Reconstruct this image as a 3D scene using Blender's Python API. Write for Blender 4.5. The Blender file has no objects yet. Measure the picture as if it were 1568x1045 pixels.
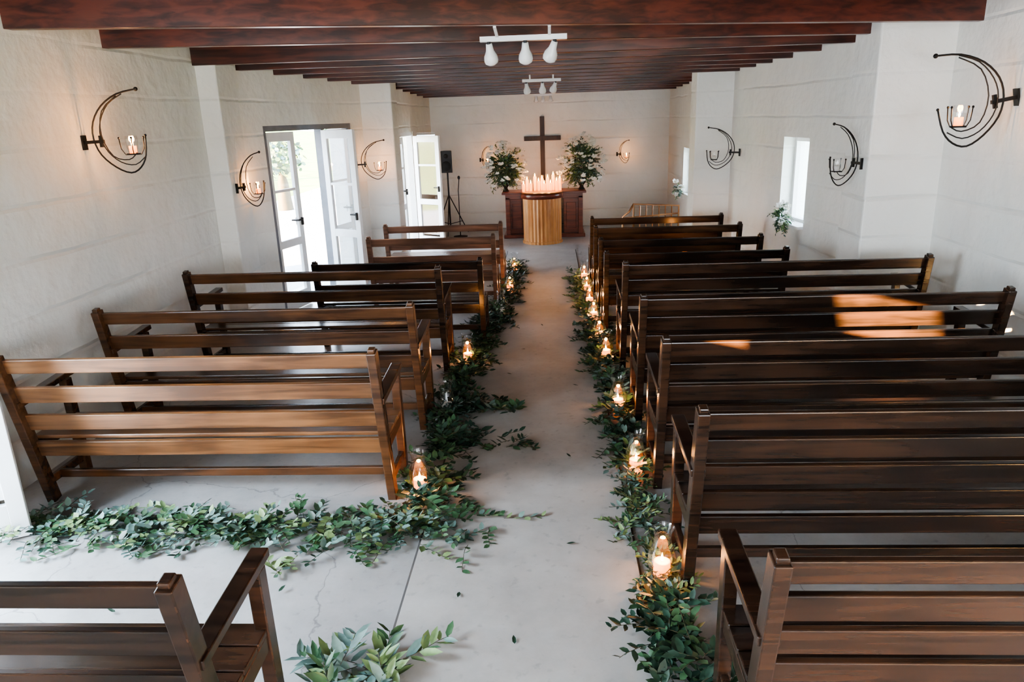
import bpy, math, random
from mathutils import Vector, Matrix
random.seed(7)
R = random.random
def U(a,b): return a+(b-a)*random.random()
scene = bpy.context.scene
try:
    scene.view_settings.view_transform='AgX'; scene.view_settings.look='AgX - Medium High Contrast'; scene.view_settings.exposure=.22
except Exception: pass

# ---------------------------------------------------------------- materials
def newmat(name):
    m = bpy.data.materials.new(name); m.use_nodes = True
    nt = m.node_tree
    b = nt.nodes['Principled BSDF']
    return m, nt, b
def simple(name, col, rough=0.5, metal=0.0, emis=None, estr=0.0, var=0.12, vscale=8.0):
    m, nt, b = newmat(name)
    b.inputs['Roughness'].default_value = rough
    b.inputs['Metallic'].default_value = metal
    tc = nt.nodes.new('ShaderNodeTexCoord'); n = nt.nodes.new('ShaderNodeTexNoise')
    n.inputs['Scale'].default_value = vscale; n.inputs['Detail'].default_value = 4
    nt.links.new(tc.outputs['Object'], n.inputs['Vector'])
    r = nt.nodes.new('ShaderNodeValToRGB')
    r.color_ramp.elements[0].position = .3; r.color_ramp.elements[1].position = .7
    r.color_ramp.elements[0].color = tuple(c*(1-var) for c in col)+(1,)
    r.color_ramp.elements[1].color = tuple(min(1,c*(1+var)) for c in col)+(1,)
    nt.links.new(n.outputs['Fac'], r.inputs['Fac']); nt.links.new(r.outputs['Color'], b.inputs['Base Color'])
    if emis:
        b.inputs['Emission Color'].default_value = tuple(emis)+(1,)
        b.inputs['Emission Strength'].default_value = estr
    return m
def wood(name, c1, c2, rough=0.3, axis=0):
    m, nt, b = newmat(name)
    tc = nt.nodes.new('ShaderNodeTexCoord'); mp = nt.nodes.new('ShaderNodeMapping')
    sc = [26,26,26]; sc[axis] = 1.6
    mp.inputs['Scale'].default_value = sc
    nt.links.new(tc.outputs['Object'], mp.inputs['Vector'])
    n = nt.nodes.new('ShaderNodeTexNoise'); n.inputs['Scale'].default_value = 1.0; n.inputs['Detail'].default_value = 7; n.inputs['Distortion'].default_value=.6
    nt.links.new(mp.outputs[0], n.inputs['Vector'])
    n2 = nt.nodes.new('ShaderNodeTexNoise'); n2.inputs['Scale'].default_value = 1.7; n2.inputs['Detail'].default_value = 3
    nt.links.new(tc.outputs['Object'], n2.inputs['Vector'])
    ad = nt.nodes.new('ShaderNodeMath'); ad.operation='ADD'; ad.inputs[1].default_value=-.5
    mu = nt.nodes.new('ShaderNodeMath'); mu.operation='ADD'
    nt.links.new(n2.outputs['Fac'], ad.inputs[0]); nt.links.new(ad.outputs[0], mu.inputs[0]); nt.links.new(n.outputs['Fac'], mu.inputs[1])
    r = nt.nodes.new('ShaderNodeValToRGB')
    r.color_ramp.elements[0].position=.33; r.color_ramp.elements[1].position=.68
    r.color_ramp.elements[0].color = c1+(1,); r.color_ramp.elements[1].color = c2+(1,)
    nt.links.new(mu.outputs[0], r.inputs['Fac']); nt.links.new(r.outputs['Color'], b.inputs['Base Color'])
    bp = nt.nodes.new('ShaderNodeBump'); bp.inputs['Strength'].default_value=.15; bp.inputs['Distance'].default_value=.004
    nt.links.new(n.outputs['Fac'], bp.inputs['Height']); nt.links.new(bp.outputs[0], b.inputs['Normal'])
    b.inputs['Roughness'].default_value = rough
    return m
def wallmat(name, col):
    m, nt, b = newmat(name)
    geo = nt.nodes.new('ShaderNodeNewGeometry')
    n = nt.nodes.new('ShaderNodeTexNoise'); n.inputs['Scale'].default_value=1.3; n.inputs['Detail'].default_value=8
    nt.links.new(geo.outputs['Position'], n.inputs['Vector'])
    r = nt.nodes.new('ShaderNodeValToRGB')
    r.color_ramp.elements[0].position=.3; r.color_ramp.elements[1].position=.7
    r.color_ramp.elements[0].color=tuple(c*.91 for c in col)+(1,); r.color_ramp.elements[1].color=col+(1,)
    nt.links.new(n.outputs['Fac'], r.inputs['Fac']); nt.links.new(r.outputs['Color'], b.inputs['Base Color'])
    n2 = nt.nodes.new('ShaderNodeTexNoise'); n2.inputs['Scale'].default_value=1.6; n2.inputs['Detail'].default_value=5
    nt.links.new(geo.outputs['Position'], n2.inputs['Vector'])
    sx = nt.nodes.new('ShaderNodeSeparateXYZ'); nt.links.new(geo.outputs['Position'], sx.inputs[0])
    a = nt.nodes.new('ShaderNodeMath'); a.operation='MULTIPLY_ADD'; a.inputs[1].default_value=.05
    nt.links.new(n2.outputs['Fac'], a.inputs[0]); nt.links.new(sx.outputs['Z'], a.inputs[2])
    md = nt.nodes.new('ShaderNodeMath'); md.operation='PINGPONG'; md.inputs[1].default_value=.17
    nt.links.new(a.outputs[0], md.inputs[0])
    mr = nt.nodes.new('ShaderNodeMapRange'); mr.inputs['From Min'].default_value=0; mr.inputs['From Max'].default_value=.022
    nt.links.new(md.outputs[0], mr.inputs['Value'])
    n5 = nt.nodes.new('ShaderNodeTexNoise'); n5.inputs['Scale'].default_value=.9; n5.inputs['Detail'].default_value=2
    nt.links.new(geo.outputs['Position'], n5.inputs['Vector'])
    mr5 = nt.nodes.new('ShaderNodeMapRange'); mr5.inputs['From Min'].default_value=.40; mr5.inputs['From Max'].default_value=.60
    mr5.inputs['To Min'].default_value=.08; mr5.inputs['To Max'].default_value=.45
    nt.links.new(n5.outputs['Fac'], mr5.inputs['Value'])
    n3 = nt.nodes.new('ShaderNodeTexNoise'); n3.inputs['Scale'].default_value=6; n3.inputs['Detail'].default_value=8
    nt.links.new(geo.outputs['Position'], n3.inputs['Vector'])
    ad = nt.nodes.new('ShaderNodeMath'); ad.operation='MULTIPLY_ADD'
    nt.links.new(mr.outputs[0], ad.inputs[0]); nt.links.new(mr5.outputs[0], ad.inputs[1]); nt.links.new(n3.outputs['Fac'], ad.inputs[2])
    bp = nt.nodes.new('ShaderNodeBump'); bp.inputs['Strength'].default_value=.8; bp.inputs['Distance'].default_value=.03
    nt.links.new(ad.outputs[0], bp.inputs['Height']); nt.links.new(bp.outputs[0], b.inputs['Normal'])
    b.inputs['Roughness'].default_value=.6
    return m
def floormat(name, c1, c2, crack=True):
    m, nt, b = newmat(name)
    geo = nt.nodes.new('ShaderNodeNewGeometry')
    n = nt.nodes.new('ShaderNodeTexNoise'); n.inputs['Scale'].default_value=1.0; n.inputs['Detail'].default_value=12; n.inputs['Roughness'].default_value=.70
    nt.links.new(geo.outputs['Position'], n.inputs['Vector'])
    r = nt.nodes.new('ShaderNodeValToRGB')
    r.color_ramp.elements[0].position=.34; r.color_ramp.elements[1].position=.64
    r.color_ramp.elements[0].color=c1+(1,); r.color_ramp.elements[1].color=c2+(1,)
    nt.links.new(n.outputs['Fac'], r.inputs['Fac'])
    out = r.outputs['Color']
    n6 = nt.nodes.new('ShaderNodeTexNoise'); n6.inputs['Scale'].default_value=22; n6.inputs['Detail'].default_value=6
    nt.links.new(geo.outputs['Position'], n6.inputs['Vector'])
    mr6 = nt.nodes.new('ShaderNodeMapRange'); mr6.inputs['From Min'].default_value=.28; mr6.inputs['From Max'].default_value=.40
    mr6.inputs['To Min'].default_value=.80; mr6.inputs['To Max'].default_value=1
    nt.links.new(n6.outputs['Fac'], mr6.inputs['Value'])
    mm6 = nt.nodes.new('ShaderNodeMix'); mm6.data_type='RGBA'; mm6.blend_type='MULTIPLY'; mm6.inputs[0].default_value=1
    nt.links.new(out, mm6.inputs[6]); nt.links.new(mr6.outputs[0], mm6.inputs[7]); out = mm6.outputs[2]
    if crack:
        n4 = nt.nodes.new('ShaderNodeTexNoise'); n4.inputs['Scale'].default_value=3; n4.inputs['Detail'].default_value=6
        nt.links.new(geo.outputs['Position'], n4.inputs['Vector'])
        mx = nt.nodes.new('ShaderNodeVectorMath'); mx.operation='MULTIPLY_ADD'; mx.inputs[1].default_value=(.35,.35,0)
        nt.links.new(n4.outputs['Color'], mx.inputs[0]); nt.links.new(geo.outputs['Position'], mx.inputs[2])
        v = nt.nodes.new('ShaderNodeTexVoronoi'); v.feature='DISTANCE_TO_EDGE'; v.inputs['Scale'].default_value=.62
        nt.links.new(mx.outputs[0], v.inputs['Vector'])
        mr = nt.nodes.new('ShaderNodeMapRange'); mr.inputs['From Min'].default_value=.0005; mr.inputs['From Max'].default_value=.0028
        mr.inputs['To Min'].default_value=.6; mr.inputs['To Max'].default_value=1
        nt.links.new(v.outputs['Distance'], mr.inputs['Value'])
        mm = nt.nodes.new('ShaderNodeMix'); mm.data_type='RGBA'; mm.blend_type='MULTIPLY'; mm.inputs[0].default_value=1
        nt.links.new(out, mm.inputs[6]); nt.links.new(mr.outputs[0], mm.inputs[7]); out = mm.outputs[2]
    nt.links.new(out, b.inputs['Base Color'])
    n3 = nt.nodes.new('ShaderNodeTexNoise'); n3.inputs['Scale'].default_value=5; n3.inputs['Detail'].default_value=9
    nt.links.new(geo.outputs['Position'], n3.inputs['Vector'])
    bp = nt.nodes.new('ShaderNodeBump'); bp.inputs['Strength'].default_value=.35; bp.inputs['Distance'].default_value=.012
    nt.links.new(n3.outputs['Fac'], bp.inputs['Height']); nt.links.new(bp.outputs[0], b.inputs['Normal'])
    b.inputs['Roughness'].default_value=.36
    return m
def glassmat(name, tint=(1,1,1), fac=.12):
    m = bpy.data.materials.new(name); m.use_nodes=True; nt=m.node_tree; nt.nodes.clear()
    o=nt.nodes.new('ShaderNodeOutputMaterial'); mix=nt.nodes.new('ShaderNodeMixShader')
    t=nt.nodes.new('ShaderNodeBsdfTransparent'); g=nt.nodes.new('ShaderNodeBsdfGlossy')
    t.inputs['Color'].default_value=tint+(1,); g.inputs['Roughness'].default_value=.05
    lw=nt.nodes.new('ShaderNodeLayerWeight'); lw.inputs['Blend'].default_value=.35
    mu=nt.nodes.new('ShaderNodeMath'); mu.operation='MULTIPLY_ADD'; mu.inputs[1].default_value=.45; mu.inputs[2].default_value=fac*.5
    nt.links.new(lw.outputs['Facing'], mu.inputs[0]); nt.links.new(mu.outputs[0], mix.inputs[0])
    nt.links.new(t.outputs[0], mix.inputs[1]); nt.links.new(g.outputs[0], mix.inputs[2]); nt.links.new(mix.outputs[0], o.inputs[0])
    return m
M_wall = wallmat('painted_wall', (.88,.88,.82))
M_floor = floormat('concrete_floor', (.29,.28,.262), (.46,.45,.43))
M_slab = floormat('aisle_concrete', (.35,.33,.30), (.53,.51,.47), False)
M_joint = simple('slab_joint', (.10,.09,.08), .9)
M_beam = wood('beam_wood', (.026,.008,.006), (.10,.026,.016), .3, 0)
M_ceil = wood('ceiling_boards', (.02,.009,.007), (.06,.02,.014), .5, 0)
W_honey = wood('bench_honey', (.065,.029,.012), (.20,.094,.040), .28, 0)
W_mid = wood('bench_mid', (.030,.014,.007), (.10,.045,.020), .26, 0)
W_dark = wood('bench_dark', (.010,.006,.004), (.044,.022,.013), .24, 0)
W_light = wood('bench_light', (.10,.052,.032), (.24,.125,.08), .3, 0)
W_table = wood('table_wood', (.09,.018,.009), (.22,.05,.022), .3, 0)
W_drum = wood('drum_wood', (.42,.17,.05), (.66,.32,.11), .35, 2)
M_crosswood = wood('cross_wood', (.018,.009,.006), (.05,.024,.015), .5, 2)
M_white = simple('white_paint', (.84,.84,.82), .45, var=.04)
M_frame = simple('grey_frame', (.16,.17,.19), .5)
M_iron = simple('black_iron', (.02,.018,.016), .45, .6)
M_black = simple('black_plastic', (.015,.015,.017), .5)
M_bulb = simple('bulb_glass', (.80,.80,.78), .15, var=.02)
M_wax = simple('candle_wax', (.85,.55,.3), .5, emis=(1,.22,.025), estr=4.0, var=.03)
M_waxoff = simple('candle_unlit', (.8,.77,.7), .5, var=.03)
M_flame = simple('flame', (1,.6,.2), .5, emis=(1,.50,.14), estr=30, var=.01)
M_glass = glassmat('clear_glass')
M_pane = glassmat('window_pane', (.97,.98,.99), .05)
M_brass = simple('brass', (.65,.38,.2), .3, .9)
M_leaf = [simple('leaf_dark', (.022,.055,.033), .45, var=.4, vscale=20), simple('leaf_green', (.055,.125,.058), .42, var=.35, vscale=20),
          simple('leaf_grey', (.13,.21,.18), .5, var=.3, vscale=20), simple('leaf_lime', (.18,.27,.11), .45, var=.3, vscale=20)]
M_stem = simple('stem', (.07,.06,.03), .7)
M_flower = simple('flower_white', (.90,.88,.80), .6)
M_grass = simple('grass', (.13,.24,.05), .9, var=.4, vscale=1.2)
M_pave = simple('paving', (.50,.50,.48), .8, var=.15)

# ---------------------------------------------------------------- mesh builder
class MB:
    def __init__(s): s.v=[]; s.f=[]; s.m=[]; s.mats=[]; s.sm=[]
    def mi(s, mat):
        if mat not in s.mats: s.mats.append(mat)
        return s.mats.index(mat)
    def face(s, idx, mat, smooth=False): s.f.append(idx); s.m.append(s.mi(mat)); s.sm.append(smooth)
    def box(s, c, size, mat, rot=None):
        hx,hy,hz=[d/2 for d in size]; b=len(s.v); c=Vector(c)
        for x in (-hx,hx):
            for y in (-hy,hy):
                for z in (-hz,hz):
                    p=Vector((x,y,z))
                    if rot: p=rot@p
                    s.v.append(c+p)
        for q in ((0,1,3,2),(4,6,7,5),(0,4,5,1),(2,3,7,6),(0,2,6,4),(1,5,7,3)): s.face([b+i for i in q], mat)
    def bar(s, p0, p1, w, h, mat, up=(0,0,1)):
        p0=Vector(p0); p1=Vector(p1); d=(p1-p0); d.normalize(); up=Vector(up)
        side=d.cross(up)
        if side.length<1e-4: side=Vector((1,0,0))
        side.normalize(); u=side.cross(d).normalized()
        b=len(s.v)
        for p in (p0,p1):
            for a in (-1,1):
                for c in (-1,1): s.v.append(p+side*(a*w/2)+u*(c*h/2))
        for q in ((0,1,3,2),(4,6,7,5),(0,4,5,1),(2,3,7,6),(0,2,6,4),(1,5,7,3)): s.face([b+i for i in q], mat)
    def hexa(s, pts, mat):
        b=len(s.v); s.v+= [Vector(p) for p in pts]
        for q in ((3,2,1,0),(4,5,6,7),(0,1,5,4),(1,2,6,5),(2,3,7,6),(3,0,4,7)): s.face([b+i for i in q], mat)
    def lathe(s, c, prof, mat, n=16, smooth=True, axis=None, flute=0):
        c=Vector(c); b=len(s.v); k=len(prof)
        for i in range(n):
            a=2*math.pi*i/n; fl = (1-flute*(i%2))
            for r,z in prof:
                p=Vector((r*fl*math.cos(a), r*fl*math.sin(a), z))
                if axis: p=axis@p
                s.v.append(c+p)
        for i in range(n):
            j=(i+1)%n
            for t in range(k-1): s.face([b+i*k+t, b+j*k+t, b+j*k+t+1, b+i*k+t+1], mat, smooth)
    def ball(s, c, r, mat, sz=1.0, n=10, axis=None):
        s.lathe(c, [(max(1e-4,r*math.sin(math.pi*t/8)), -r*sz*math.cos(math.pi*t/8)) for t in range(9)], mat, n, True, axis)
    def tube(s, pts, r, mat, n=6):
        pts=[Vector(p) for p in pts]; b=len(s.v); k=len(pts); pn=None
        for i,p in enumerate(pts):
            d=(pts[min(i+1,k-1)]-pts[max(i-1,0)]).normalized()
            if pn is None:
                pn=d.orthogonal().normalized()
            pn=(pn-d*pn.dot(d)).normalized(); q=d.cross(pn)
            for j in range(n):
                a=2*math.pi*j/n; s.v.append(p+(pn*math.cos(a)+q*math.sin(a))*r)
        for i in range(k-1):
            for j in range(n):
                j2=(j+1)%n; s.face([b+i*n+j,b+i*n+j2,b+(i+1)*n+j2,b+(i+1)*n+j], mat, True)
        s.face([b+j for j in range(n)][::-1], mat); s.face([b+(k-1)*n+j for j in range(n)], mat)
    def leaf(s, p, d, n, L, W, mat):
        side=d.cross(n).normalized(); b=len(s.v)
        s.v += [p, p+d*L*.25+side*W*.42, p+d*L*.62+side*W*.40+n*L*.04, p+d*L*.5-n*L*.05, p+d*L*.25-side*W*.42, p+d*L*.62-side*W*.40+n*L*.04, p+d*L]
        s.face([b,b+1,b+2,b+3], mat, True); s.face([b+3,b+2,b+6], mat, True)
        s.face([b,b+3,b+5,b+4], mat, True); s.face([b+3,b+6,b+5], mat, True)
    def obj(s, name, origin=(0,0,0), bevel=0, parent=None):
        o=Vector(origin)
        if parent: o=Vector(parent.location)
        me=bpy.data.meshes.new(name)
        me.from_pydata([tuple(v-o) for v in s.v], [], s.f)
        for m in s.mats: me.materials.append(m)
        me.polygons.foreach_set('material_index', s.m); me.polygons.foreach_set('use_smooth', s.sm)
        me.update()
        ob=bpy.data.objects.new(name, me); scene.collection.objects.link(ob)
        if parent: ob.parent=parent
        else: ob.location=o
        if bevel:
            bv=ob.modifiers.new('bevel','BEVEL'); bv.width=bevel; bv.segments=2; bv.limit_method='ANGLE'
        return ob

def CZ(y): return 2.88-.0235*(y-4.7)     # underside of ceiling boards

# ---------------------------------------------------------------- walls
def wall(name, p0, p1, out, openings=(), th=.32):
    p0=Vector(p0); p1=Vector(p1); d=p1-p0; L=d.length; d/=L; o=Vector(out)*th; mb=MB()
    def blk(s0,s1,z0,z1):
        a=p0+d*s0; b=p0+d*s1
        za = z1 if z1 is not None else CZ(a.y)+.04
        zb = z1 if z1 is not None else CZ(b.y)+.04
        mb.hexa([(a.x,a.y,z0),(b.x,b.y,z0),(b.x+o.x,b.y+o.y,z0),(a.x+o.x,a.y+o.y,z0),
             (a.x,a.y,za),(b.x,b.y,zb),(b.x+o.x,b.y+o.y,zb),(a.x+o.x,a.y+o.y,za)], M_wall)
    s=0
    for (a,b,z0,z1) in sorted(openings):
        blk(s,a,0,None)
        if z0>0.01: blk(a,b,0,z0)
        blk(a,b,z1,None); s=b
    blk(s,L,0,None)
    return mb.obj(name)
LX=3.28
wall('wall_left', (-LX,-2.5), (-LX,7.18), (-1,0), [(3.20,3.82,1.93,2.28),(4.35,5.75,0,2.1)])  # small high opening added out of view to shape the sun patch on the benches
lw0=Vector((-3.15,7.6)); lw1=Vector((-2.52,10.3)); ld=(lw1-lw0).normalized()
ln=Vector((-ld.y,ld.x))  # outward (left)
def s_left(y): return (y-7.6)/ld.y
wall('wall_left_middle', lw0-ld*.3, lw1+ld*.1, tuple(ln), [(s_left(8.05)+.3, s_left(9.98)+.3, 0, 2.1)])
wall('wall_left_altar', (-2.27,10.6), (-2.27,14.7), (-1,0), [(.75,2.1,0,1.93)])
rw0=Vector((2.85,7.0)); rw1=Vector((2.47,10.5)); rd=(rw1-rw0).normalized(); rn=Vector((rd.y,-rd.x))
wall('wall_right', (LX,-2.5), (LX,6.52), (1,0), [(2.2,3.4,.9,2.0)])
wall('wall_right_middle', rw0-rd*.3, rw1+rd*.1, tuple(rn), [(1.15+.3,1.8+.3,.84,1.79)])
wall('wall_right_altar', (2.28,10.7), (2.28,14.7), (1,0), [(1.75,2.35,.76,1.52)])
wall('wall_altar', (-2.7,14.7), (2.7,14.7), (0,1))
wall('wall_rear', (3.6,-2.5), (-3.6,-2.5), (0,-1), [(.9,2.4,.9,2.1),(4.8,6.3,.9,2.1)])
def pier(name, x0,x1,y0,y1):
    mb=MB(); mb.hexa([(x0,y0,0),(x1,y0,0),(x1,y1,0),(x0,y1,0),(x0,y0,CZ(y0)+.03),(x1,y0,CZ(y0)+.03),(x1,y1,CZ(y1)+.03),(x0,y1,CZ(y1)+.03)], M_wall)
    return mb.obj(name, bevel=.015)
pier('wall_pilaster', -3.7,-3.09,7.16,7.62)
pier('wall_pilaster', -3.0,-2.10,10.3,10.7)
pier('wall_pilaster', 2.68,3.7,6.52,7.05)
pier('wall_pilaster', 1.98,2.9,10.5,10.9)

# floor
mb=MB(); mb.box((0,6.1,-.05),(7.2,17.6,.1),M_floor); mb.obj('floor')
mb=MB(); mb.box((-.155,5.0,.002),(1.09,14,.020),M_slab); mb.box((-.707,5.0,.0005),(.012,14,.004),M_joint); mb.box((.397,5.0,.0005),(.012,14,.004),M_joint); mb.obj('floor_aisle_slab')
# ceiling
mb=MB(); mb.hexa([(-3.8,-2.9,CZ(-2.9)),(3.8,-2.9,CZ(-2.9)),(3.8,15.1,CZ(15.1)),(-3.8,15.1,CZ(15.1)),(-3.8,-2.9,CZ(-2.9)+.1),(3.8,-2.9,CZ(-2.9)+.1),(3.8,15.1,CZ(15.1)+.1),(-3.8,15.1,CZ(15.1)+.1)], M_ceil); mb.obj('ceiling')
beams=[(-1.4,.2),(-.4,1.2),(.6,2.2),(1.6,3.2),(2.6,4.2),(3.6,5.2),(4.68,6.24),(5.71,6.9),(7.15,7.45),(7.75,8.12),(8.38,8.8),(8.96,9.35),(9.5,9.85),(10.1,10.4),(10.8,11.0),(11.45,11.6),(12.1,12.2),(12.75,12.8),(13.4,13.4),(14.05,14.05)]
for yl,yr in beams:
    mb=MB(); h=.17
    mb.bar((-3.4,yl,CZ(yl)-h/2+.005),(3.4,yr,CZ(yr)-h/2+.005),.085,h,M_beam); mb.obj('ceiling_beam', origin=(0,(yl+yr)/2,CZ((yl+yr)/2)-h/2), bevel=.006)

# ---------------------------------------------------------------- doors & windows
def leaf(name, a, b, z0, z1, panel=True):
    a=Vector(a); b=Vector(b); d=(b-a); L=d.length; d/=L; mb=MB(); st=.085; t=.042
    P=lambda s,z:(a.x+d.x*s,a.y+d.y*s,z)
    ang=Matrix.Rotation(math.atan2(d.y,d.x),3,'Z')
    H=z1-z0
    for s in (st/2,L-st/2): mb.box(P(s,(z0+z1)/2),(st,t,H),M_white,ang)
    for z,h in ((z1-.05,.1),(z0+.1,.2),(z0+.78,.09)): mb.box(P(L/2,z),(L-2*st+.004,t*.96,h),M_white,ang)
    mb.box(P(L/2,z0+.48),(L-2*st+.01,.02 if panel else .006,.5),M_white if panel else M_pane,ang)
    mb.box(P(L/2,z0+1.4),(L-2*st+.01,.006,H-.85),M_pane,ang)
    mb.box(P(L/2,z0+1.38),(L-2*st+.004,.03,.03),M_white,ang)
    mb.box(P(L-.04,z0+1.0),(.02,.1,.09),M_iron,ang); mb.box(P(L-.09,z0+1.02),(.1,.1,.018),M_iron,ang)
    return mb.obj(name, bevel=.003)
def frame(name, p0, p1, nrm, z0, z1, w=.06, sill=False, mat=None, mull=None):
    p0=Vector(p0);p1=Vector(p1);d=(p1-p0);L=d.length;d/=L;n=Vector(nrm);ang=Matrix.Rotation(math.atan2(d.y,d.x),3,'Z');mb=MB()
    mat=mat or M_white
    c=lambda s,z,o=.06:(p0.x+d.x*s+n.x*o,p0.y+d.y*s+n.y*o,z)
    for s in [w/2,L-w/2]+([mull] if mull else []): mb.box(c(s,(z0+z1)/2),(w,.1,z1-z0),mat,ang)
    mb.box(c(L/2,z1-w/2),(L-2*w,.098,w),mat,ang)
    if sill:
        mb.box(c(L/2,z0+w/2),(L-2*w,.098,w),mat,ang); mb.box(c(L/2,(z0+z1)/2),(L-2*w,.006,z1-z0-2*w),M_pane,ang)
        mb.box(c(L/2,(z0+z1)/2),(.03,.04,z1-z0-2*w),mat,ang)
    return mb.obj(name, bevel=.003)
q=lambda y:(lw0+ld*s_left(y))
frame('door_frame', q(8.05), q(9.98), ln, 0, 2.1, mat=M_frame, mull=s_left(9.27)-s_left(8.05))
a=q(8.11)+ln*.06; b=q(8.68)+ln*.06; leaf('door_1', a, b, .01, 2.03, panel=False)
leaf('door_6', q(9.31)+ln*.06, q(9.91)+ln*.06, .01, 2.03, panel=False)
leaf('door_2', q(9.22)+ln*-.01, (-2.30,8.93), .01, 2.03, panel=False)
frame('door_frame', (-2.27,11.35), (-2.27,12.7), (-1,0), 0, 1.93)
leaf('door_3', (-2.33,11.42), (-2.33,12.0), .01, 1.86, panel=False)
leaf('door_4', (-2.25,12.62), (-1.78,12.3), .01, 1.86, panel=False)
frame('door_frame', (-LX,1.85), (-LX,3.25), (-1,0), 0, 2.1)
leaf('door_5', (-LX+.03,3.21), (-2.86,3.43), .01, 2.03)
qr=lambda s:(rw0+rd*s)
frame('window_1', qr(1.15)+rn*.12, qr(1.8)+rn*.12, rn, .84, 1.79, .05, True)
frame('window_2', (2.38,12.45), (2.38,13.05), (1,0), .76, 1.52, .05, True)
mb=MB(); c=qr(1.475)+rn*.05
mb.box((c.x,c.y,.845),(.66,.22,.03),M_white,Matrix.Rotation(math.atan2(rd.y,rd.x),3,'Z')); mb.obj('trim_1')

# ---------------------------------------------------------------- benches
def bench(x0,x1,yb,h=.955,wd=None,wslat=None,arms=True,slats=4,name='wooden_bench',lean=.19,dep=.52):
    wd=wd or W_dark; wslat=wslat or wd; mb=MB(); seat=.42
    ybk=lambda z: yb+lean*(1-z/h)
    pw=.05
    ends=[x0+pw/2,x1-pw/2]
    for x in ends:
        mb.bar((x,ybk(0),0),(x,ybk(h),h),pw,.07,wd,up=(0,1,0))
        fl=.66 if arms else seat-.02
        mb.bar((x,yb+dep,0),(x,yb+dep-.02,fl),pw,.06,wd,up=(0,1,0))
        mb.bar((x,ybk(seat-.05),seat-.06),(x,yb+dep,seat-.04),.035,.07,wd)
        mb.bar((x,ybk(.12),.13),(x,yb+dep,.13),.03,.05,wd)
        if arms:
            mb.bar((x,ybk(.66)-.02,.655),(x,yb+dep+.04,.69),.065,.035,wd)
        mb.bar((x,ybk(h),h-.004),(x,ybk(h+.018),h+.018),pw*.72,.045,wd,up=(0,1,0))
    zs=[h-.06-i*(h-.06-.36)/(slats-1) for i in range(slats)]
    th=math.atan2(lean,h); rot=Matrix.Rotation(th,3,'X')
    for i,z in enumerate(zs):
        hh=.10 if i else .085
        mb.box(((x0+x1)/2,ybk(z)+.02,z),(x1-x0-(0 if i else .02),.024,hh),wslat,rot)
    y=ybk(seat)+.06
    while y<yb+dep-.03:
        mb.box(((x0+x1)/2,y+.05,seat+.0),(x1-x0-.012,.112,.024),wslat); y+=.12
    mb.box(((x0+x1)/2,yb+dep-.01,seat-.05),(x1-x0-.1,.022,.07),wd)
    mb.box(((x0+x1)/2,ybk(.13)+.1,.14),(x1-x0-.1,.03,.05),wd)
    return mb.obj(name, origin=((x0+x1)/2,yb+.25,0), bevel=.005)
bench(-3.05,-1.0,1.63)
bench(-3.02,-.92,3.63,wd=W_mid,wslat=W_honey)
bench(-3.06,-.90,4.63,wd=W_mid,wslat=W_mid)
bench(-3.05,-.90,5.88,wd=W_dark,wslat=W_mid)
for (x0,x1,y) in ((-2.25,-.64,6.75),(-2.08,-.62,8.2),(-2.1,-.60,9.2)):
    bench(x0,x1,y,h=.85,wd=W_dark if y<8 else W_light,wslat=W_dark if y<8 else W_light,arms=False,slats=3,name='short_wooden_bench',lean=.13,dep=.45)
for y,x1 in ((1.74,3.0),(2.77,3.0),(3.74,3.0),(4.70,2.92),(5.86,2.98)):
    bench(.57,x1,y,slats=5)
for y,x1 in ((6.95,2.22),(7.75,2.2),(8.62,2.2),(9.45,2.17)):
    bench(.50,x1,y,h=.85,wd=W_dark,wslat=W_dark if y<8 else W_mid,arms=False,slats=3,name='short_wooden_bench',lean=.13,dep=.45)

# ---------------------------------------------------------------- foliage
def sprig(mb, p, d, L, nl, leafL, leafW, mats, zmin=None, droop=.5):
    p=Vector(p); d=Vector(d).normalized(); pts=[p.copy()]; seg=5
    for i in range(seg):
        d=(d+Vector((U(-.2,.2),U(-.2,.2),-droop/seg+U(-.06,.06)))).normalized()
        p=p+d*(L/seg)
        if zmin is not None and p.z<zmin: p.z=zmin; d.z=abs(d.z)*.3
        pts.append(p.copy())
    mb.tube(pts,.0018,M_stem,3)
    mat=random.choice(mats)
    for k in range(nl):
        t=(k+.6)/nl*seg; i=min(int(t),seg-1); q=pts[i].lerp(pts[i+1],t-i)
        ax=(pts[i+1]-pts[i]).normalized()
        out=ax.cross(Vector((U(-.4,.4),U(-.4,.4),1))).normalized()*(1 if k%2 else -1)
        dd=(out*U(.5,1)+ax*U(.4,.9)+Vector((0,0,U(-.2,.5)))).normalized()
        nn=(Vector((U(-.5,.5),U(-.5,.5),1))).normalized()
        s=U(.7,1.2)*(1-.3*k/nl)
        if zmin is not None and q.z+dd.z*leafL<zmin: dd.z=abs(dd.z)
        mb.leaf(q,dd,nn,leafL*s,leafW*s,mat if R()<.8 else random.choice(mats))
def garland(name, pts, dens, spread, hgt, mats, leafL=.07, leafW=.036, L=(.09,.2)):
    mb=MB(); pts=[Vector(p) for p in pts]
    for a,b in zip(pts[:-1],pts[1:]):
        n=int((b-a).length*dens); ax=(b-a).normalized()
        for _ in range(n):
            t=R(); c=a.lerp(b,t); sp=spread*(1+.5*math.sin(c.x*7+c.y*5))
            c=c+Vector((random.gauss(0,sp),random.gauss(0,sp),0))
            off=(c-a.lerp(b,t)).length
            c.z=U(.015,max(.025,hgt*(1-off/(spread*2.5))))
            an=U(0,2*math.pi); d=Vector((math.cos(an),math.sin(an),U(.0,.55)))+ax*U(-.6,.6)
            sprig(mb,c,d,U(*L),random.randint(7,11),leafL,leafW,mats,zmin=.016)
    return mb.obj(name, origin=pts[0])
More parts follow.
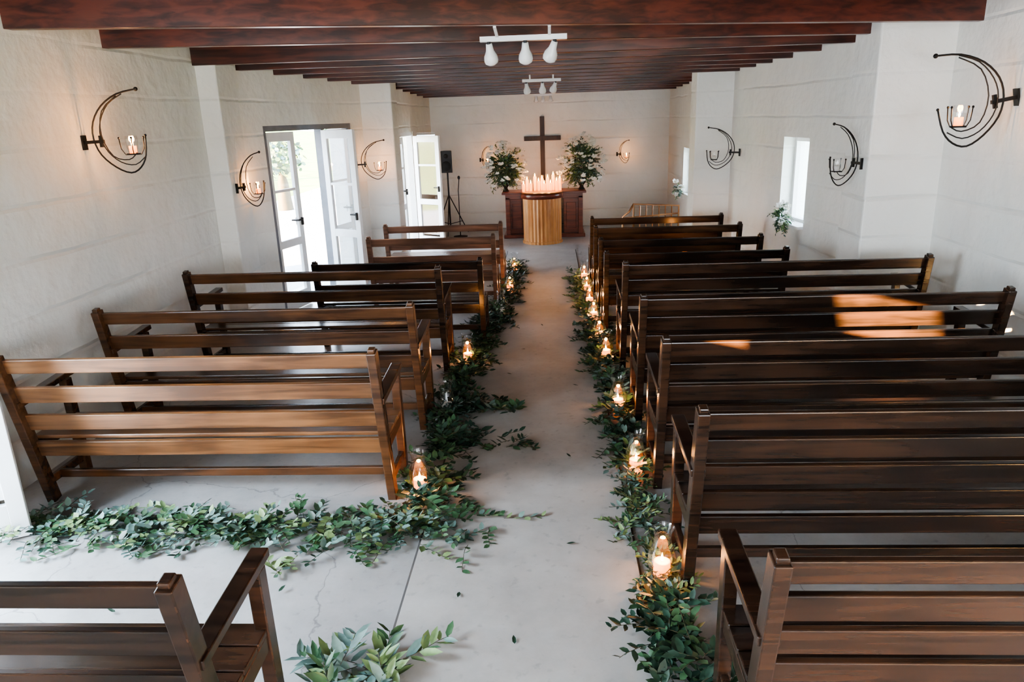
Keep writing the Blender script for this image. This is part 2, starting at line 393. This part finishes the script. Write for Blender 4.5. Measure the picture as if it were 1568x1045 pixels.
mD=[M_leaf[0],M_leaf[0],M_leaf[1]]; mG=[M_leaf[1],M_leaf[0],M_leaf[2],M_leaf[0]]; mE=[M_leaf[2],M_leaf[1],M_leaf[2],M_leaf[1],M_leaf[3],M_leaf[0]]
garland('leaf_garland', [(-2.95,3.48,0),(-2.1,3.42,0),(-1.2,3.40,0),(-.50,3.50,0)], 120, .095, .10, mE, .060,.036,(.1,.23))
garland('leaf_garland', [(-.74,3.62,0),(-.72,4.3,0),(-.76,5.2,0),(-.72,6.0,0),(-.70,7.2,0),(-.58,8.2,0)], 84, .062, .17, mD)
garland('leaf_garland', [(-.62,4.66,0),(-.25,4.48,0)], 42, .04, .05, mD)
garland('leaf_garland', [(-.66,5.15,0),(-.25,5.05,0)], 48, .05, .07, mD+[M_leaf[2]], .09,.045)
garland('leaf_garland', [(-.56,8.3,0),(-.54,9.6,0),(-.50,10.6,0)], 75, .06, .14, mG)
garland('leaf_garland', [(.60,2.30,0),(.44,2.50,0),(.54,2.80,0)], 110, .09, .13, mD)
garland('leaf_garland', [(.50,2.85,0),(.47,3.5,0),(.46,4.0,0)], 105, .048, .09, [M_leaf[1],M_leaf[2],M_leaf[3],M_leaf[0]], .05,.022,(.07,.16))
garland('leaf_garland', [(.47,4.0,0),(.47,5.2,0),(.44,6.4,0),(.42,7.6,0)], 75, .055, .14, mG)
garland('leaf_garland', [(.42,7.6,0),(.40,8.8,0),(.38,10.0,0)], 65, .06, .13, [M_leaf[1],M_leaf[3],M_leaf[2]])
garland('leaf_garland', [(-.92,2.40,0),(-.66,2.34,0)], 65, .05, .08, [M_leaf[2],M_leaf[3],M_leaf[1]], .11,.042,(.12,.22))
# a few fallen leaves on the aisle
mb=MB()
for x,y in ((-.18,2.55),(.05,3.3),(.2,5.6),(-.3,6.6),(-.1,7.4),(.1,4.3),(-.45,2.9),(-1.3,2.9),(-2.0,2.75),(.0,8.6),(-.35,5.9)):
    an=U(0,6.28); mb.leaf(Vector((x,y,.016)),Vector((math.cos(an),math.sin(an),.1)).normalized(),Vector((.1,.1,1)).normalized(),.05,.02,M_leaf[0])
mb.obj('fallen_leaves')

def bouquet(name, c, rx, rz, n, pot=True, mats=None, trail=.6, L=(.09,.2), ll=.075, lw=.042, fl=.3):
    mb=MB(); c=Vector(c); mats=mats or [M_leaf[1],M_leaf[2],M_leaf[3],M_leaf[3],M_leaf[2]]
    base=c-Vector((0,0,rz*.85))
    if pot:
        base.z=.8185
        mb.lathe(base, [(.001,0),(.06,0),(.045,.03),(.03,.06),(.07,.12),(.09,.18),(.095,.20),(.09,.195),(.001,.16)], M_iron, 20)
    for _ in range(n):
        th=U(0,2*math.pi); ph=math.acos(U(-.85,1))
        d=Vector((math.sin(ph)*math.cos(th)*rx,math.sin(ph)*math.sin(th)*rx*.75,math.cos(ph)*rz))
        s=c+d*U(.15,.8)*U(.8,1.05)
        sprig(mb,s,d,U(*L),9,ll,lw,mats,droop=trail)
    for _ in range(int(n*fl)):
        th=U(0,2*math.pi); ph=math.acos(U(-.6,1))
        d=Vector((math.sin(ph)*math.cos(th)*rx,math.sin(ph)*math.sin(th)*rx*.8,math.cos(ph)*rz))
        p=c+d*U(1.0,1.38); r=U(.022,.042)
        for k in range(7):
            a=k*.9; v=Vector((math.cos(a),math.sin(a)*.6-.4,U(-.2,.6))).normalized(); mb.leaf(p,v,Vector((0,-1,.4)).normalized(),r*1.5,r*1.1,M_flower)
        mb.ball(p,r*.6,M_flower,n=6)
    return mb.obj(name, origin=base)

# ---------------------------------------------------------------- lamps
def plight(name, loc, power, parent=None, col=(1,.42,.12), r=.02):
    l=bpy.data.lights.new(name,'POINT'); l.energy=power; l.color=col; l.shadow_soft_size=r
    o=bpy.data.objects.new(name,l); scene.collection.objects.link(o)
    if parent: o.parent=parent; o.location=Vector(loc)-parent.location
    else: o.location=loc
    return o
def flame(mb,c,s=1):
    mb.lathe(c,[(.0005,0),(.006*s,.008*s),(.008*s,.018*s),(.004*s,.034*s),(.0005,.048*s)],M_flame,8)
def hurricane(x,y,lit=True,s=1.0,z=0.006,pw=3.2):
    mb=MB(); c=Vector((x,y,z))
    prof=[(.045,0),(.047,.006),(.04,.014),(.055,.045),(.064,.085),(.060,.12),(.043,.165),(.036,.195),(.038,.225),(.05,.25)]
    mb.lathe(c,[(r*s,h*s) for r,h in prof],M_glass,20)
    mb.lathe(c,[(.001,.002),(.05*s,.002),(.05*s,.008),(.001,.01)],M_glass,16)
    ch=.085*s
    mb.lathe(c,[(.0005,.012),(.036*s,.012),(.037*s,ch),(.030*s,ch+.002),(.0005,ch-.004)],M_wax if lit else M_waxoff,14)
    if lit: flame(mb,c+Vector((0,0,ch-.002)),.9*s)
    o=mb.obj('hurricane_lamp',origin=c)
    if lit: plight('candle_light',c+Vector((0,0,ch+.035)),pw,o)
    return o
for x,y,l in ((-.79,3.86,1),(-.79,5.05,0),(-.76,6.25,1),(-.56,7.9,0),(-.52,9.0,1),(-.52,10.3,1),
              (.49,3.02,1),(.49,4.09,1),(.47,5.08,1),(.47,6.28,1),(.45,6.85,1),(.44,7.6,1),(.43,8.25,1),(.43,8.9,1),(.43,9.6,1)):
    hurricane(x,y,bool(l),s=1.08)
hurricane(1.80,9.78,True,.8,.433,3); hurricane(1.62,8.98,True,.8,.433,3)

def sconce(p, out, s=1.0, lit=True, tilt=0, pw=5):
    p=Vector(p); o=Vector((out[0],out[1],0)).normalized(); mb=MB(); sd=Vector((-o.y,o.x,0)); ct=math.cos(tilt); st=math.sin(tilt)
    P=lambda u,w,k=0: p+o*(u*ct-w*st)*s+Vector((0,0,(u*st+w*ct)*s))+sd*k*s
    px=[(226,140),(195,146),(168,162),(151,185),(147,210),(155,234),(175,253),(197,262),(214,254),(225,236),(229,207)]
    C=lambda x,y:((x-130)*.0046,(215-y)*.0046)
    def curve(ps,k0,k1,r):
        pts=[]
        for i in range(len(ps)-1):
            a=ps[max(i-1,0)];b=ps[i];c=ps[i+1];d=ps[min(i+2,len(ps)-1)]
            for t in (0,.33,.66):
                f=lambda j:.5*((2*b[j])+(-a[j]+c[j])*t+(2*a[j]-5*b[j]+4*c[j]-d[j])*t*t+(-a[j]+3*b[j]-3*c[j]+d[j])*t**3)
                kk=(i+t)/(len(ps)-1); pts.append(P(*C(f(0),f(1)),k0+(k1-k0)*kk))
        pts.append(P(*C(*ps[-1]),k1)); mb.tube(pts,r*s,M_iron,6)
    curve(px,0,0,.006)
    curve([(200,146),(176,160),(160,184),(156,208),(164,230),(182,246),(204,250),(222,238)],.02,.02,.004)
    curve([(196,149),(170,170),(163,205),(176,236),(200,242),(214,232)],-.02,-.02,.004)
    mb.ball(P(*C(226,140)),.014*s,M_iron); mb.ball(P(*C(229,207)),.009*s,M_iron)
    mb.bar(P(-.0,0),P(.15,0.005),.022*s,.022*s,M_iron); mb.bar(P(.006,-.05),P(.006,.05),.05*s,.012*s,M_iron,up=(o.x,o.y,0))
    mb.bar(P(.13,-.035),P(.13,.045),.02*s,.02*s,M_iron,up=(o.x,o.y,0))
    cu,cw=C(206,232)
    c0=P(cu,cw-.013)
    for k in range(4):
        a=k*math.pi/2+.5; v=(o*math.cos(a)+sd*math.sin(a))
        mb.tube([c0,c0+v*.05*s,c0+(v*.072+Vector((0,0,.04)))*s,c0+(v*.078+Vector((0,0,.11)))*s],.0035*s,M_iron,5)
        mb.ball(c0+(v*.078+Vector((0,0,.115)))*s,.008*s,M_iron,n=6)
    mb.lathe(c0,[(.0005,0),(.045*s,0),(.047*s,.008*s),(.0005,.006*s)],M_iron,14)
    mb.lathe(c0+Vector((0,0,.007)),[(.03*s,0),(.04*s,.04*s),(.042*s,.1*s),(.038*s,.12*s)],M_glass,14)
    mb.lathe(c0+Vector((0,0,.008)),[(.0005,0),(.025*s,0),(.025*s,.05*s),(.0005,.048*s)],M_wax if lit else M_waxoff,12)
    if lit: flame(mb,c0+Vector((0,0,.055*s)),1.1)
    ob=mb.obj('wall_sconce',origin=p)
    if lit: plight('sconce_light',c0+Vector((0,0,.1*s)),pw,ob)
    return ob
sconce((-LX,5.24,2.03),(1,0),1.0,pw=9)
sconce((-3.09,7.25,1.52),(.3,.95),.95)
sconce((-2.585,10.05,1.56),(1,-.05),.9)
sconce((LX,5.6,2.12),(-1,0),1.18,tilt=-.21,pw=4)
sconce((2.68,6.62,1.62),(-.3,.95),.95,False)
sconce((2.505,10.15,1.56),(-1,0),.95,False)
sconce((-1.34,14.7,1.33),(.6,-.8),.75,pw=3)
sconce((1.30,14.7,1.36),(.6,-.8),.75,pw=3)

# ---------------------------------------------------------------- track lights
def track(cx,y,z,L,tilt,bs=1.0,beam=None):
    mb=MB()
    mb.box((cx,y,z),(L,.05,.035),M_white)
    for fx in (-.3,.3):
        mb.bar((cx+fx*L,y,z+.01),(cx+fx*L,beam[0]+fx*L*.2,beam[1]),.02,.012,M_white)
    for i,(f,tx) in enumerate(((-.40,-.1),(.02,.0),(.36,.35))):
        c=Vector((cx+f*L,y,z-.01)); ax=Matrix.Rotation(tx,3,'Y')@Matrix.Rotation(math.radians(tilt),3,'X')
        mb.tube([c,c+Vector((0,0,-.03))],.014*bs,M_black,8)
        prof=[(.001,.0),(.022,-.0),(.026,-.03),(.03,-.05),(.048,-.085),(.052,-.115),(.047,-.135),(.025,-.15),(.001,-.154)]
        mb.lathe(c+Vector((0,0,-.02)),[(r*bs,h*bs) for r,h in prof],M_bulb,16,True,ax)
    mb.obj('track_light',origin=(cx,y,z))
track(-.17,5.66,2.64,.62,20,1.0,(5.43,2.692))
track(-.08,9.72,2.53,.48,20,.9,(9.68,2.592))
mb=MB(); mb.box((-.1,14.05,2.47),(.35,.04,.03),M_white)
for f in (-.12,0,.14): mb.lathe((-.1+f,14.05,2.46),[(.001,0),(.02,-.01),(.03,-.06),(.045,-.1),(.001,-.12)],M_bulb,12)
mb.obj('spot_light_bar')

# ---------------------------------------------------------------- altar area
mb=MB(); dc=Vector((-.14,12.85,0)); Rr=.34; Hd=.85
mb.lathe(dc,[(.001,.0),(Rr*1.02,.0),(Rr*1.02,.04),(Rr*.97,.045),(Rr*.97,Hd-.09),(Rr*1.0,Hd-.085)],W_drum,64,False,flute=.035)
mb.lathe(dc,[(Rr*.98,Hd-.085),(Rr*1.06,Hd-.08),(Rr*1.07,Hd-.02),(Rr*1.04,Hd),(.001,Hd)],W_table,48)
mb.obj('drum_lectern',origin=dc)
tx=-.11; ty=13.6
cc=Vector((dc.x,13.46,.8185))
e=bpy.data.objects.new('pillar_candle_group',None); e.location=cc; scene.collection.objects.link(e)
mb=MB()
for x,y,h in ((-.33,-.03,.13),(-.27,.1,.2),(-.20,-.12,.15),(-.13,.12,.25),(-.06,-.02,.18),(0,.14,.21),(.04,-.12,.14),(.10,.05,.23),(.15,-.12,.15),(.20,.12,.27),(.26,-.02,.18),(.32,.06,.21)):
    c=cc+Vector((x,y,0))
    mb.lathe(c,[(.0005,0),(.027,0),(.027,h),(.02,h+.002),(.0005,h-.004)],M_wax,12); flame(mb,c+Vector((0,0,h-.002)),1.3)
    mb.lathe(c,[(.036,0.001),(.036,h+.06)],M_glass,12)
mb.obj('candles',parent=e)
for x,y in ((-.2,-.05),(0,.1),(.2,-.05)): plight('candle_glow',(0,0,0),5,e).location=(x,y,.34)
mb=MB()
mb.box((tx,ty,.80),(1.50,.62,.035),W_table); mb.box((tx,ty,.74),(1.38,.52,.09),W_table); mb.box((tx,ty,.03),(1.46,.58,.06),W_table)
for sx in (-1,1):
    for sy in (-1,1): mb.box((tx+sx*.65,ty+sy*.22,.39),(.08,.08,.68),W_table)
for i in range(4):
    xx=tx-.49+i*.325; mb.box((xx,ty-.16,.38),(.27,.03,.62),W_table); mb.box((xx,ty-.185,.38),(.17,.02,.46),W_table)
mb.box((tx,ty-.14,.38),(1.24,.02,.66),W_dark); mb.obj('communion_table',origin=(tx,ty,0),bevel=.006)
bouquet('flower_arrangement',(-.80,13.6,1.22),.30,.40,230,L=(.1,.25),fl=.42)
bouquet('flower_arrangement',(.57,13.6,1.24),.33,.42,260,L=(.1,.26),fl=.42)
mb=MB(); mb.box((-.127,14.67,1.05),(.085,.05,2.1),M_crosswood); mb.box((-.127,14.665,1.70),(.70,.052,.085),M_crosswood); mb.obj('wooden_cross',origin=(-.127,14.66,0),bevel=.004)
# speaker
mb=MB(); s=Vector((-1.9,14.0,0))
mb.hexa([(s.x-.11,s.y-.12,1.16),(s.x+.11,s.y-.12,1.16),(s.x+.07,s.y+.12,1.16),(s.x-.07,s.y+.12,1.16),(s.x-.11,s.y-.12,1.55),(s.x+.11,s.y-.12,1.55),(s.x+.07,s.y+.12,1.55),(s.x-.07,s.y+.12,1.55)],M_black)
mb.lathe((s.x,s.y-.122,1.28),[(.001,.0),(.06,.0),(.085,.012),(.09,0)],M_iron,20,True,Matrix.Rotation(math.pi/2,3,'X'))
mb.lathe((s.x,s.y-.122,1.46),[(.001,.0),(.03,.01),(.04,0)],M_iron,16,True,Matrix.Rotation(math.pi/2,3,'X'))
mb.tube([s+Vector((0,0,.12)),s+Vector((0,0,1.2))],.017,M_black,8)
for k in range(3):
    a=k*2.094+.5; v=Vector((math.cos(a),math.sin(a),0))
    mb.tube([s+Vector((0,0,.75)),s+v*.36+Vector((0,0,.015))],.011,M_black,6); mb.tube([s+Vector((0,0,.2)),s+v*.25+Vector((0,0,.24))],.008,M_black,6)
mb.obj('speaker_on_tripod',origin=s,bevel=.004)
mb=MB(); s=Vector((-1.68,13.7,0)); mb.tube([s,s+Vector((0,0,.85)),s+Vector((.02,0,1.05))],.009,M_black,6); mb.lathe(s,[(.001,0),(.13,0),(.13,.015),(.02,.03)],M_black,18); mb.ball(s+Vector((.02,0,1.08)),.025,M_black,1.4); mb.obj('microphone_stand',origin=s)
# brass rail
mb=MB(); y=11.9
mb.tube([(1.15,y,.0),(1.15,y,.52),(1.25,y,.60),(1.32,y,.72)],.016,M_brass); mb.tube([(1.32,y,0),(1.32,y,.72),(2.03,y,.68),(2.03,y,0)],.018,M_brass); mb.tube([(1.15,y,.5),(2.03,y,.56)],.014,M_brass)
for i in range(1,7): mb.tube([(1.32+i*.1,y,.1),(1.32+i*.1,y,.69)],.009,M_brass)
mb.tube([(1.15,y,.1),(2.03,y,.1)],.010,M_brass); mb.obj('brass_railing',origin=(1.6,y,0))
# sill plants
c=qr(1.4)-rn*.14
bouquet('potted_fern',(c.x,c.y,.92),.07,.15,45,mats=[M_leaf[3],M_leaf[2],M_leaf[1]],trail=1.6,pot=False,ll=.05,lw=.025,L=(.06,.12))
bouquet('potted_fern',(2.14,12.7,.85),.06,.14,25,mats=[M_leaf[3],M_leaf[2],M_leaf[1]],trail=1.5,pot=False,ll=.05,lw=.025,L=(.06,.12))

# ---------------------------------------------------------------- outside
mb=MB(); mb.box((-6.0,7,-.16),(4.8,30,.1),M_pave); mb.obj('ground_paving')
mb=MB(); N=24
for i in range(N+1):
    for j in range(N+1):
        x=-8.4-i*2.2; y=-20+j*5.2; mb.v.append(Vector((x,y,-.12+(max(0,(i-3))**1.2*.10+math.sin(j*.7+i*.3)*.10*min(1,i/4))*(1 if y>6 else .15))))
for i in range(N):
    for j in range(N): a=i*(N+1)+j; mb.face([a,a+1,a+N+2,a+N+1],M_grass,True)
mb.obj('ground_hill')
mb=MB(); mb.box((20,7,-.16),(30,60,.1),M_grass); mb.obj('ground_lawn')
mb=MB(); mb.box((-5.05,5.9,1.34),(.2,10.6,2.9),M_wall); mb.box((-5.05,5.9,2.80),(.3,10.7,.06),M_pave); mb.obj('wall_sun_block',bevel=.01)  # unseen wall added to keep direct sun out of the left doors
for (x,y,h) in ((-13,30,3.4),(-18,44,4.5),(-9.5,34,2.5),(11,26,4),(-7.2,20,1.4),(-6.3,24,1.2)):
    mb=MB(); mb.lathe((x,y,-.1),[(.22,0),(.15,h*.5),(.08,h*.7)],M_stem,8)
    for _ in range(420):
        th=U(0,6.28); ph=math.acos(U(-1,1)); d=Vector((math.sin(ph)*math.cos(th),math.sin(ph)*math.sin(th),math.cos(ph)*.8)); 
        p=Vector((x,y,h*.9))+d*h*.42*U(.6,1.05)
        mb.leaf(p,Vector((U(-1,1),U(-1,1),U(-1,1))).normalized(),d,.12*h,.085*h,random.choice(M_leaf))
    mb.obj('tree',origin=(x,y,-.1))

# ---------------------------------------------------------------- light
w=bpy.data.worlds.new('World'); scene.world=w; w.use_nodes=True; nt=w.node_tree
bg=nt.nodes['Background']
tc=nt.nodes.new('ShaderNodeTexCoord'); sx=nt.nodes.new('ShaderNodeSeparateXYZ'); rp=nt.nodes.new('ShaderNodeValToRGB')
nt.links.new(tc.outputs['Generated'],sx.inputs[0]); nt.links.new(sx.outputs['Z'],rp.inputs['Fac'])
rp.color_ramp.elements[0].color=(.80,.89,1,1); rp.color_ramp.elements[1].color=(.46,.66,1,1)
nt.links.new(rp.outputs['Color'],bg.inputs['Color']); bg.inputs['Strength'].default_value=25.0
sun=bpy.data.lights.new('sun','SUN'); sun.energy=330; sun.color=(1,.58,.24); sun.angle=.008
so=bpy.data.objects.new('sun',sun); scene.collection.objects.link(so)
so.rotation_euler=Vector((5.42,3.6,-1.30)).to_track_quat('-Z','Y').to_euler()
def area(name,loc,dirv,sx_,sy_,e,col):
    l=bpy.data.lights.new(name,'AREA'); l.shape='RECTANGLE'; l.size=sx_; l.size_y=sy_; l.energy=e; l.color=col
    o=bpy.data.objects.new(name,l); o.location=loc; o.rotation_euler=Vector(dirv).to_track_quat('-Z','Z').to_euler(); scene.collection.objects.link(o)
area('daylight_side_door',(-3.9,2.5,1.5),(1,.1,-.25),1.3,1.9,330,(.62,.79,1))
area('fill_rear',(0.3,-2.3,1.9),(0,1,.05),5.5,1.6,140,(.92,.96,1))  # soft fill lamp added behind the camera to brighten the room

# ---------------------------------------------------------------- camera
cam=bpy.data.cameras.new('camera'); co=bpy.data.objects.new('camera',cam); scene.collection.objects.link(co)
cam.sensor_width=36; cam.lens=25.94; cam.clip_start=.05; cam.clip_end=300
M=Matrix.Rotation(math.radians(3.3),4,'Z')@Matrix.Rotation(math.radians(90-16.86),4,'X')@Matrix.Rotation(math.radians(-2.0),4,'Z')
co.matrix_world=Matrix.Translation((0,0,2.1))@M
scene.camera=co
